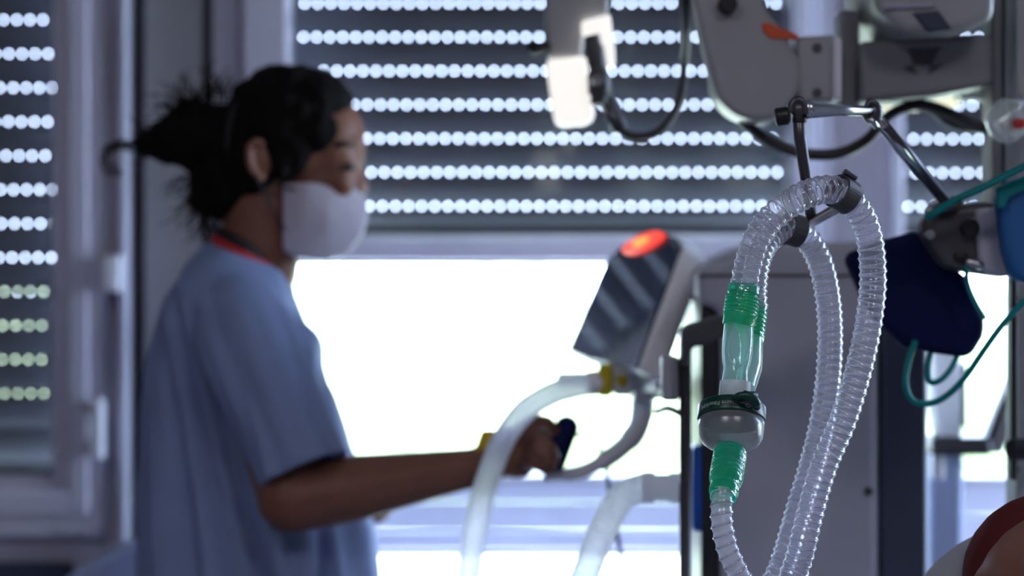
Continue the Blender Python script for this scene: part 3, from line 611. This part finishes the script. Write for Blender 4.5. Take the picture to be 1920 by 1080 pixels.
lampt = thing('examination_light', 'grey overhead lamp arm with a bright white translucent housing', 'lamp', P(1080, -200, 2.9))  # not a lamp: emission on housing and plate stands in for light on them
YL = 2.85
b = MB(); b.prism([(1020, -80), (1145, -80), (1140, 30), (1098, 36), (1092, 112), (1028, 108), (1022, 40)], YL, YL+.07); b.build('arm_cover', M['grey2'], lampt, bevel=.006)
b = MB(); b.prism([(1024, 112), (1098, 104), (1108, 160), (1116, 220), (1100, 230), (1052, 234), (1040, 224)], YL-.01, YL+.045); b.build('housing', M['lamp'], lampt, bevel=.006)  # white plastic, glow stands in for light falling on it
b = MB(); b.prism([(1090, 40), (1144, 26), (1152, 90), (1154, 122), (1134, 126), (1122, 62), (1092, 66)], YL-.02, YL+.0); b.build('back_plate', M['lamp'], lampt, bevel=.003)  # same glow put in for a brightly lit white plate
b = MB(); b.tube(catmull([P(1110, 66, YL-.03), P(1118, 110, YL-.03), P(1124, 160, YL-.03), P(1122, 196, YL-.03)], 5), [.009, .011, .014, .010], 14); b.build('swivel_arm', M['dgrey'], lampt, smooth=True)
MB().lathe([(0, .007), (.006, .006), (.006, .0001)], P(1120, 152, YL-.045), (0, -1, 0), 16).build('pivot_cap', M['metal'], lampt)
b = MB(); b.cap(P(1140, 190, YL-.02), P(1160, 236, YL-.02), .008, .010); b.build('end_joint', M['gun'], lampt, smooth=True)
b = MB(); b.cap(P(1002, 90, YL), P(1024, 88, YL), .008, .006); b.build('side_knob', M['black'], lampt, smooth=True)
b = MB(); b.tube([P(1080, -80, YL+.035), Vector((P(1080, 0, YL).x, YL+.035, ZC))], .035, 24); b.build('drop_tube', M['grey2'], lampt, smooth=True)
b = MB(); b.tube(catmull([P(1282, -40, 2.66), P(1287, 40, 2.70), P(1283, 120, 2.78), P(1272, 190, 2.82), P(1236, 244, 2.83), P(1190, 256, 2.83), P(1158, 240, 2.83), P(1138, 212, 2.82)], 10), .0052, 12)
tag(b.build('cable', M['cablem'], smooth=True), 'thick black cable looping between the pendant arm and the white lamp housing', 'cable', 'black cables')
b = MB(); b.tube(catmull([P(1384, 206, 2.68), P(1400, 232, 2.68), P(1440, 262, 2.68), P(1500, 286, 2.68), P(1570, 288, 2.68), P(1625, 262, 2.70), P(1660, 222, 2.72), P(1700, 200, 2.72), P(1740, 198, 2.72), P(1790, 216, 2.72), P(1830, 236, 2.72), P(1866, 244, 2.71)], 10), .0064, 12)
tag(b.build('cable', M['cablem'], smooth=True), 'thick black cable sagging from the orange-stickered arm to the rack post', 'cable', 'black cables')
b = MB(); b.tube(catmull([P(1700, 196, 2.74), P(1745, 206, 2.74), P(1775, 226, 2.74), P(1815, 240, 2.73), P(1862, 236, 2.71)], 8), .005, 10)
tag(b.build('cable', M['dgrey'], smooth=True), 'thinner dark cable running under the overhead beam to the rack post', 'cable', 'black cables')

# clear bag with red mark at the edge
bagt = thing('infusion_bag', 'crumpled clear plastic bag with a red mark hanging on the rack posts', 'bag', P(1900, 180, 2.6))
b = MB(); b.ell(P(1888, 226, 2.6), .022, .012, .022, rot=-35, seg=32); b.ell(P(1912, 214, 2.6), .024, .014, .018, seg=32)
o = b.build('bag', M['bag'], bagt, smooth=True); remesh(o, .0025, 2)
t2 = bpy.data.textures.new('crumple', 'VORONOI'); t2.noise_scale = .02; dm = o.modifiers.new('d', 'DISPLACE'); dm.texture = t2; dm.strength = .008
b = MB(); b.ell(P(1912, 232, 2.585), .008, .003, .006, seg=12); b.build('red_mark', M['red'], bagt, smooth=True)
b = MB(); b.tube([P(1905, 206, 2.6), P(1912, 190, 2.63), P(1915, 180, 2.665)], .003, 8); b.build('hook', M['metal'], bagt, smooth=True)

# ================================================================== hose support arm
YH = 2.24
sup = thing('hose_support_arm', 'jointed metal support arm with clips holding the two clear hoses', 'support arm', P(1780, 380, 2.42))
b = MB(); b.tube([P(1496, 200, YH), P(1500, 260, YH), P(1514, 352, YH+.01), P(1522, 418, YH+.02)], .0056, 16); b.build('drop_rod', M['gun'], sup, smooth=True)
MB().lathe([(-.001, .0068), (.004, .0068)], P(1499, 222, YH), (.05, 0, -1), 18).build('rod_collar', M['black'], sup, bevel=.001)
b = MB(); b.tube(catmull([P(1482, 212, YH-.004), P(1486, 194, YH-.004), P(1497, 186, YH-.004), P(1508, 196, YH-.004), P(1511, 214, YH-.004)], 5), .0035, 10); b.ell(P(1497, 206, YH), .0075, .008, .0085); b.build('joint_ring', M['gun'], sup, smooth=True)
MB().lathe([(0, .0058), (.002, .0085), (.012, .0085), (.014, .007), (.014, .0001)], P(1481, 216, YH), (-1, 0, -.15), 20).build('clamp_knob', M['black'], sup, bevel=.001)
b = MB(); b.tube([P(1506, 206, YH), P(1520, 205, YH+.004), P(1570, 207, YH+.02), P(1632, 208, YH+.04)], [.0092, .0085, .0052, .005], 16); b.build('horizontal_rod', M['metal'], sup, smooth=True)
b = MB(); b.ell(P(1636, 212, YH+.045), .010, .009, .011); b.tube(catmull([P(1625, 200, YH+.04), P(1634, 190, YH+.04), P(1646, 198, YH+.04)], 5), .003, 8); b.build('elbow_joint', M['gun'], sup, smooth=True)
b = MB(); b.tube([P(1630, 222, YH+.03), P(1645, 238, YH+.035)], .0032, 10); b.build('joint_lever', M['metal'], sup, smooth=True)
b = MB(); b.tube([P(1646, 222, YH+.05), P(1690, 280, YH+.09), P(1768, 372, YH+.17)], .0058, 16); b.build('diagonal_rod', M['metal'], sup, smooth=True)
b = MB(); b.tube([P(1660, 235, YH+.055), P(1720, 308, YH+.115), P(1775, 376, YH+.17)], .0045, 12); b.build('diagonal_brace', M['gun'], sup, smooth=True)
# hanger bar and clips
b = MB(); b.tube([P(1452, 462, 2.235), P(1520, 418, 2.26), P(1588, 380, 2.20)], .0048, 12); b.build('hanger_bar', M['metal'], sup, smooth=True)
# ------------------------------------------------------------------ the breathing circuit
cir = thing('breathing_circuit', 'clear corrugated breathing hoses with green connectors and a round green-rimmed filter', 'breathing circuit', P(1375, 775, 2.11))
pathA = [P(1394, 548, 2.135), P(1402, 500, 2.13), P(1420, 446, 2.125), P(1456, 400, 2.125), P(1510, 365, 2.135), P(1562, 356, 2.15), P(1602, 382, 2.165), P(1628, 436, 2.175), P(1637, 520, 2.18), P(1628, 610, 2.18), P(1608, 700, 2.18), P(1580, 790, 2.18), P(1546, 870, 2.18), P(1522, 950, 2.18), P(1500, 1040, 2.18), P(1472, 1130, 2.2), P(1440, 1300, 2.3), P(1450, 1500, 2.5), P(1480, 1600, 2.76)]
pathB = [P(1416, 585, 2.185), P(1414, 540, 2.19), P(1424, 480, 2.20), P(1448, 440, 2.215), P(1482, 428, 2.225), P(1512, 446, 2.235), P(1538, 492, 2.24), P(1553, 560, 2.24), P(1557, 640, 2.24), P(1552, 720, 2.24), P(1540, 800, 2.24), P(1520, 880, 2.24), P(1496, 960, 2.24), P(1470, 1050, 2.24), P(1440, 1130, 2.24), P(1400, 1300, 2.3), P(1390, 1500, 2.5), P(1420, 1600, 2.76)]
def coil(path, r, m, par, pitch, wr):
    pts, L = resample(catmull(path, 14), pitch/14); mb = MB(); n = len(pts); c = []; N = Vector((0, 1, 0))
    for i, (p, s) in enumerate(pts):
        t = (pts[min(i+1, n-1)][0]-pts[max(i-1, 0)][0]).normalized(); N = (N-t*N.dot(t)).normalized(); B = t.cross(N); a = 2*math.pi*s/pitch
        c.append(p+(N*math.cos(a)+B*math.sin(a))*r)
    mb.tube(c, wr, 6, caps=True, up=(.3, .5, .8)); return mb.build('spiral_rib', m, par, smooth=True)
hA = hose(pathA, .0118, M['hose'], 'inspiratory_hose', cir, pitch=.0078, amp=.05, seg=32); coil(pathA, .0122, M['coil'], hA, .0078, .00105)
hB = hose(pathB, .0112, M['hose'], 'expiratory_hose', cir, pitch=.0070, amp=.05, seg=32); coil(pathB, .0116, M['coil'], hB, .0070, .0010)
def ribs(t0, t1, n, r, dr):       # lathe profile with rounded grip ribs
    o = []
    for k in range(n):
        a = t0+(t1-t0)*k/n; d = (t1-t0)/n; o += [(a, r), (a+d*.15, r+dr), (a+d*.6, r+dr), (a+d*.75, r)]
    return o+[(t1, r)]
# upper green cuffs
a0, a1 = P(1397, 533, 2.137), P(1384, 612, 2.13); ax = (a1-a0).normalized(); s_ = 1/2160
b = MB(); b.lathe([(0, .0125), (.0015, .0138), (.009, .0142), (.0095, .0132), (.011, .0132)]+ribs(.0115, .027, 5, .0143, .0010)+[(.0285, .0152), (.030, .0142), (.038, .0140), (.038, .0128)], a0, ax, 48, caps=False); b.build('green_cuff', M['greenc'], cir, smooth=False, bevel=.0003)
b0 = P(1416, 572, 2.19); bx_ = (P(1407, 652, 2.175)-b0).normalized()
b = MB(); b.lathe([(0, .0108), (.002, .0118)]+ribs(.003, .028, 6, .0110, .0009)+[(.030, .0118), (.036, .0112)], b0, bx_, 40, caps=False); b.build('green_cuff', M['greenc'], cir, bevel=.0003)
# y piece
y0 = a0+ax*.032; y1 = P(1377, 742, 2.118); ya = (y1-y0).normalized(); LY = (y1-y0).length
b = MB(); b.lathe([(0, .0128), (.008, .0130), (.018, .0134), (.030, .0133), (.038, .0124), (.043, .0110), (.046, .0108), (.055, .0116), (LY, .0120)], y0, ya, 48, caps=False)
yp = b.build('y_piece', M['tealc'], cir, smooth=True)
b = MB(); b.tube([b0+bx_*.030, P(1408, 690, 2.155), P(1396, 730, 2.13)], [.0102, .0100, .0095], 32, caps=False); b.build('y_limb', M['tealc'], yp, smooth=True)
b = MB()       # raised oval window on the front limb
oc = y0+ya*.022+Vector((0, -.0135, 0)); pts = [oc+ya*(.019*math.cos(t*.2618))+Vector((1, 0, 0))*(.0098*math.sin(t*.2618))+Vector((0, .004*abs(math.sin(t*.2618)), 0)) for t in range(25)]
b.tube(pts, .0006, 6, caps=False); b.build('oval_rim', M['tealc'], yp, smooth=True)
b = MB(); b.lathe([(0, .0135), (.016, .0142), (.016, .0122)], P(1379, 716, 2.12), ya, 40, caps=False); b.build('clear_socket', M['whitet'], yp, smooth=False)
# filter
fa = Vector((-.075, -.44, -1)).normalized(); fc = P(1372, 776, 2.125)
b = MB(); b.lathe([(-.0085, .0125), (-.0080, .020), (-.0075, .0280), (-.0068, .0293), (-.0055, .0299), (.0058, .0301), (.0068, .0294), (.0068, .0280)], fc, fa, 72, caps=False); rg = b.build('filter_rim', M['green'], cir, smooth=False, bevel=.0004)
b = MB(); b.lathe([(.0064, .0284), (.014, .0280), (.021, .0272), (.026, .0250), (.0295, .0205), (.031, .0150), (.0318, .0105), (.037, .0098), (.043, .0098)], fc, fa, 72, caps=False); dm_ = b.build('filter_dome', M['dome'], cir, smooth=True, solid=.0012)
b = MB(); b.lathe([(.001, .0001), (.001, .0275), (.008, .0275), (.008, .0001)], fc, fa, 56, caps=False); b.build('filter_disc', M['grey2'] if False else mat('filter_fleece', (.30, .31, .31), .9), dm_)
# side nipple (dark green) on the rim
c = fc-fa*.012; rt = fa.cross(Vector((0, 1, 0))).normalized()
if rt.x < 0: rt = -rt
b = MB(); b.tube(catmull([P(1376, 748, 2.095), P(1388, 742, 2.09), P(1402, 743, 2.09), P(1416, 752, 2.092), P(1420, 764, 2.10)], 6), [.0028, .0034, .0045, .0042, .003], 14); b.cap(P(1404, 742, 2.095), P(1414, 741, 2.10), .004, .0035); b.build('sampling_port', M['green'], rg, smooth=True)
# lettering on the rim, upside down as the filter hangs
def letter(text, size, centre_deg, flip=True):
    cu = bpy.data.curves.new('t', 'FONT'); cu.body = text; cu.size = size; cu.align_x = 'CENTER'; cu.align_y = 'CENTER'; cu.extrude = 0
    o = bpy.data.objects.new('t', cu); C.objects.link(o); dg = bpy.context.evaluated_depsgraph_get(); dg.update()
    me = bpy.data.meshes.new_from_object(o.evaluated_get(dg)); bpy.data.objects.remove(o)
    bmx = bmesh.new(); bmx.from_mesh(me); bmesh.ops.subdivide_edges(bmx, edges=[e for e in bmx.edges if e.calc_length() > .0015], cuts=2, use_grid_fill=False)
    f0 = (Vector((0, -1, 0))-fa*Vector((0, -1, 0)).dot(fa)).normalized(); s0 = f0.cross(fa)      # s0: screen-right side
    if s0.x < 0: s0 = -s0
    for v in bmx.verts:
        x, y = (-v.co.x, -v.co.y) if flip else (v.co.x, v.co.y)
        a = math.radians(centre_deg)+x/.0301; v.co = fc-fa*y+fa*.0006+(f0*math.cos(a)+s0*math.sin(a))*.03012
    return bmx
def addbm(bmx, name, m, par):
    me = bpy.data.meshes.new(name); bmx.to_mesh(me); o = bpy.data.objects.new(name, me); C.objects.link(o); me.materials.append(m); o.parent = par
    o.matrix_parent_inverse = Matrix.Identity(4); sd = o.modifiers.new('s', 'SOLIDIFY'); sd.thickness = .0002; return o
t_ = letter('Inter-Therm Filter/HME', .0052, -22)
wld = []
o = addbm(t_, 'lettering', M['print'], rg); o.matrix_parent_inverse = (Matrix.Translation(cir.location) @ Matrix.Translation(-cir.location)).inverted()
# round logo: a ring with three lobes
bmx = bmesh.new(); 
def logo():
    mb = MB(); f0 = (Vector((0, -1, 0))-fa*Vector((0, -1, 0)).dot(fa)).normalized(); s0 = f0.cross(fa)
    if s0.x < 0: s0 = -s0
    def pt(x, y):
        a = math.radians(22)+x/.0301; return fc+fa*(.0004-y)+(f0*math.cos(a)+s0*math.sin(a))*.0302
    mb.tube([pt(.0030*math.cos(t*.2618), .0030*math.sin(t*.2618)) for t in range(25)], .00035, 6, caps=False)
    for k in range(3):
        t = math.radians(90+120*k); t1 = t+.45; t0 = t-.45
        for q in (t0, t, t1): mb.tube([pt(.0004*math.cos(t), .0004*math.sin(t)), pt(.0020*math.cos(q), .0020*math.sin(q))], .00032, 6)
    return mb
logo().build('round_logo', M['print'], rg, smooth=True)
# lower green cuff and patient hose
g0 = fc+fa*.036; g1 = P(1355, 934, 2.066); ga = (g1-g0).normalized(); LG = (g1-g0).length
b = MB(); b.lathe([(0, .0130), (.001, .0142)]+ribs(.0015, LG*.60, 7, .0143, .0005)+[(LG*.62, .0143), (LG*.70, .0128), (LG*.74, .0122), (LG*.78, .0122), (LG*.80, .0130), (LG*.86, .0128), (LG*.90, .0118), (LG, .0112)], g0, ga, 48, caps=False)
b.build('green_cuff', M['greenc'], cir, bevel=.0003)
pathC = [P(1356, 918, 2.068), P(1353, 950, 2.062), P(1354, 985, 2.06), P(1364, 1030, 2.06), P(1384, 1075, 2.06), P(1415, 1130, 2.06), P(1480, 1210, 2.06), P(1640, 1310, 2.03), P(1830, 1300, 1.98), P(1950, 1220, 1.96), P(1985, 1130, 1.97)]
hC = hose(pathC, .0088, M['hosew'], 'patient_hose', cir, pitch=.0086, amp=.05, seg=32); coil(pathC, .0090, M['coil'], hC, .0086, .0012)
# hose clips on the support arm
def clip(c, ax, r, w, nm):
    ax = ax.normalized(); b = MB(); b.lathe([(-w/2, r), (w/2, r)], c, ax, 36, caps=False); o = b.build(nm, M['dgrey'], sup, smooth=False, solid=.0022); return o
cA = P(1580, 364, 2.157); axA = P(1600, 380, 2.165)-P(1560, 355, 2.15); clip(cA, axA, .0150, .016, 'hose_clip')
b = MB(); n_ = Vector((axA.z, 0, -axA.x)).normalized(); n_ = n_ if n_.z > 0 else -n_
b.obox(cA+n_*.018-axA.normalized()*.003, axA.normalized()*.0085, Vector((0, .008, 0)), n_*.002); b.build('clip_tab', M['dgrey'], sup, bevel=.001)
cB = P(1487, 431, 2.226); axB = P(1512, 446, 2.235)-P(1460, 430, 2.22); clip(cB, axB, .0140, .014, 'hose_clip')

# ================================================================== straps, pouches and clamps at the frame edge
YR = 2.45
cl = thing('rail_clamp', 'dark grey clamp housing holding the support arm on the rack', 'clamp', P(1810, 450, YR))
b = MB(); b.prism([(1724, 426), (1742, 404), (1800, 384), (1850, 378), (1882, 384), (1900, 512), (1880, 520), (1800, 508), (1770, 500)], YR, YR+.044); b.build('housing', M['dgrey'], cl, bevel=.008)
b = MB(); b.prism([(1830, 392), (1890, 384), (1904, 514), (1880, 520), (1836, 506)], YR-.01, YR+.03); b.build('front_plate', M['grey'], cl, bevel=.005)
MB().lathe([(0, .0055), (.006, .005), (.006, .0001)], P(1743, 440, YR)+Vector((0, .002, 0)), (0, -1, 0), 16).build('bolt', M['metal'], cl)
MB().lathe([(0, .0055), (.006, .005), (.006, .0001)], P(1825, 417, YR)+Vector((0, .002, 0)), (0, -1, 0), 16).build('bolt', M['metal'], cl)
MB().lathe([(0, .010), (.008, .009), (.008, .0001)], P(1818, 428, YR-.002), (0, -1, 0), 20).build('knob', M['black'], cl, bevel=.001)
b = MB(); b.wbox(1788, 1812, 474, 488, YR-.008, YR+.005, YR); b.build('slot', M['black'], cl, bevel=.002)
b = MB(); b.cap(P(1818, 492, YR-.01), P(1836, 497, YR-.01), .005, .005); b.build('chrome_catch', M['metal'], cl, smooth=True)
b = MB(); b.prism([(1750, 386), (1790, 366), (1812, 376), (1800, 392), (1756, 400)], YR-.02, YR+.05); b.build('arm_socket', M['dgrey'], cl, bevel=.004)
b = MB(); b.wbox(1840, 1900, 400, 500, YR+.03, 2.71, YR+.03); b.build('rear_bracket', M['dgrey'], cl, bevel=.004)
# navy pouch
b = MB(); b.prism([(1586, 478), (1650, 452), (1726, 432), (1760, 450), (1772, 500), (1812, 512), (1840, 580), (1852, 600), (1846, 632), (1822, 672), (1760, 664), (1700, 650), (1672, 622), (1648, 604), (1622, 560)], 2.50, 2.545, 2.50)
pm_ = b.build('navy_cloth_bag', M['navyc'], bevel=.014, bseg=4)
tag(pm_, 'folded navy blue cloth pouch hanging from the dark grey clamp', 'pouch')
# blue pouch at the edge with teal binding
bp = thing('blue_pouch', 'blue fabric pouch with teal edge binding at the rack post', 'pouch', P(1900, 330, 2.40))
b = MB(); b.prism([(1874, 372), (1890, 340), (1960, 322), (1975, 500), (1940, 536), (1902, 522), (1886, 470)], 2.40, 2.44); b.build('pouch', M['bluec'], bp, bevel=.010)
b = MB(); b.prism([(1868, 352), (1930, 326), (1932, 350), (1892, 372), (1884, 392), (1870, 388)], 2.39, 2.40); b.build('binding', M['teal'], bp, bevel=.002)
def strap(pts, r, label, name='teal_strap', flat=1.0, cat='strap'):
    b = MB(); b.tube(catmull(pts, 10), r, 12, flat=flat); o = b.build(name, M['teal'], smooth=True); return tag(o, label, cat)
strap([P(1738, 408, 2.40), P(1790, 376, 2.385), P(1850, 348, 2.375), P(1900, 322, 2.37), P(1960, 294, 2.36)], .0062, 'broad teal elastic strap rising from the clamp over the blue pouch', flat=.6)
strap([P(1812, 500, 2.44), P(1814, 530, 2.455), P(1826, 562, 2.45), P(1846, 596, 2.47)], .0026, 'short teal strap running down the outer edge of the navy pouch')
strap([P(1716, 640, 2.50), P(1704, 676, 2.49), P(1698, 720, 2.48), P(1712, 752, 2.48), P(1746, 756, 2.48), P(1780, 738, 2.47), P(1812, 704, 2.46), P(1848, 652, 2.44), P(1882, 606, 2.43), P(1925, 560, 2.42)], .0034, 'long teal elastic loop hanging below the navy pouch and rising to the rail', name='teal_strap')
strap([P(1746, 655, 2.52), P(1740, 690, 2.52), P(1744, 716, 2.52), P(1764, 712, 2.51), P(1784, 690, 2.51), P(1798, 660, 2.52)], .0032, 'small teal elastic loop hanging right under the navy pouch', name='teal_strap')

# ================================================================== patient at the corner, lying on a raised pillow
pat = thing('person', 'patient lying in bed with a dark red cap on a pale pillow', 'person', P(1930, 1080, 2.1))
hc = P(1992, 1118, 2.12)
b = MB(); b.ell(hc, .078, .092, .078); b.ell(hc+Vector((.01, -.05, .02)), .062, .06, .055); b.ell(hc+Vector((.012, -.105, .0)), .03, .03, .03); b.cap(hc+Vector((.01, -.05, .07)), hc+Vector((.012, -.075, .088)), .009, .012)
b.cap(hc+Vector((.01, -.09, -.03)), hc+Vector((.01, -.2, -.07)), .055, .055); b.ell(hc+Vector((.05, -.42, -.065)), .20, .24, .085)
for sg in (-1, 1):
    b.ell(hc+Vector((.01+sg*.028, -.045, .052)), .013, .012, .012); b.ell(hc+Vector((sg*.078, -.01, -.005)), .01, .018, .025)
pb = b.build('body', M['skin'], pat); remesh(pb, .005, 5)
b = MB(); b.ell(hc+Vector((0, .028, .012)), .083, .074, .078); cp = b.build('cap', M['maroon'], pat); remesh(cp, .005, 3)
b = MB(); b.ell(hc+Vector((.05, -.44, -.06)), .215, .26, .092, seg=48); b.build('hospital_gown', M['lblue'], pat, smooth=True)
bed = thing('hospital_bed', 'hospital bed with grey white linen reaching into the frame corner', 'bed', (hc.x, 1.5, 0))
b = MB(); b.box(hc.x-.45, hc.x+.45, .35, 2.32, hc.z-.30, hc.z-.16); b.build('mattress', M['linen'], bed, bevel=.03)
b = MB(); b.box(hc.x-.43, hc.x+.43, .40, 2.28, hc.z-.38, hc.z-.30); b.build('frame', M['grey'], bed, bevel=.01)
for sx in (-.38, .38):
    for yy in (.5, 2.15): MB().box(hc.x+sx-.02, hc.x+sx+.02, yy-.02, yy+.02, 0, hc.z-.37).build('leg', M['metal'], bed, bevel=.004)
b = MB()
import itertools
q = [P(*t) for t in ((1800, 1110, 2.16), (1806, 1076, 2.16), (1822, 1046, 2.16), (1846, 1036, 2.16), (1880, 1030, 2.16), (2060, 1026, 2.16), (2100, 1110, 2.16))]
b.ell(hc+Vector((.030, .09, -.037)), .15, .12, .10, seg=48); pl = b.build('pillow', M['linen']); remesh(pl, .008, 12); tag(pl, 'grey white pillow under the patient head', 'pillow')
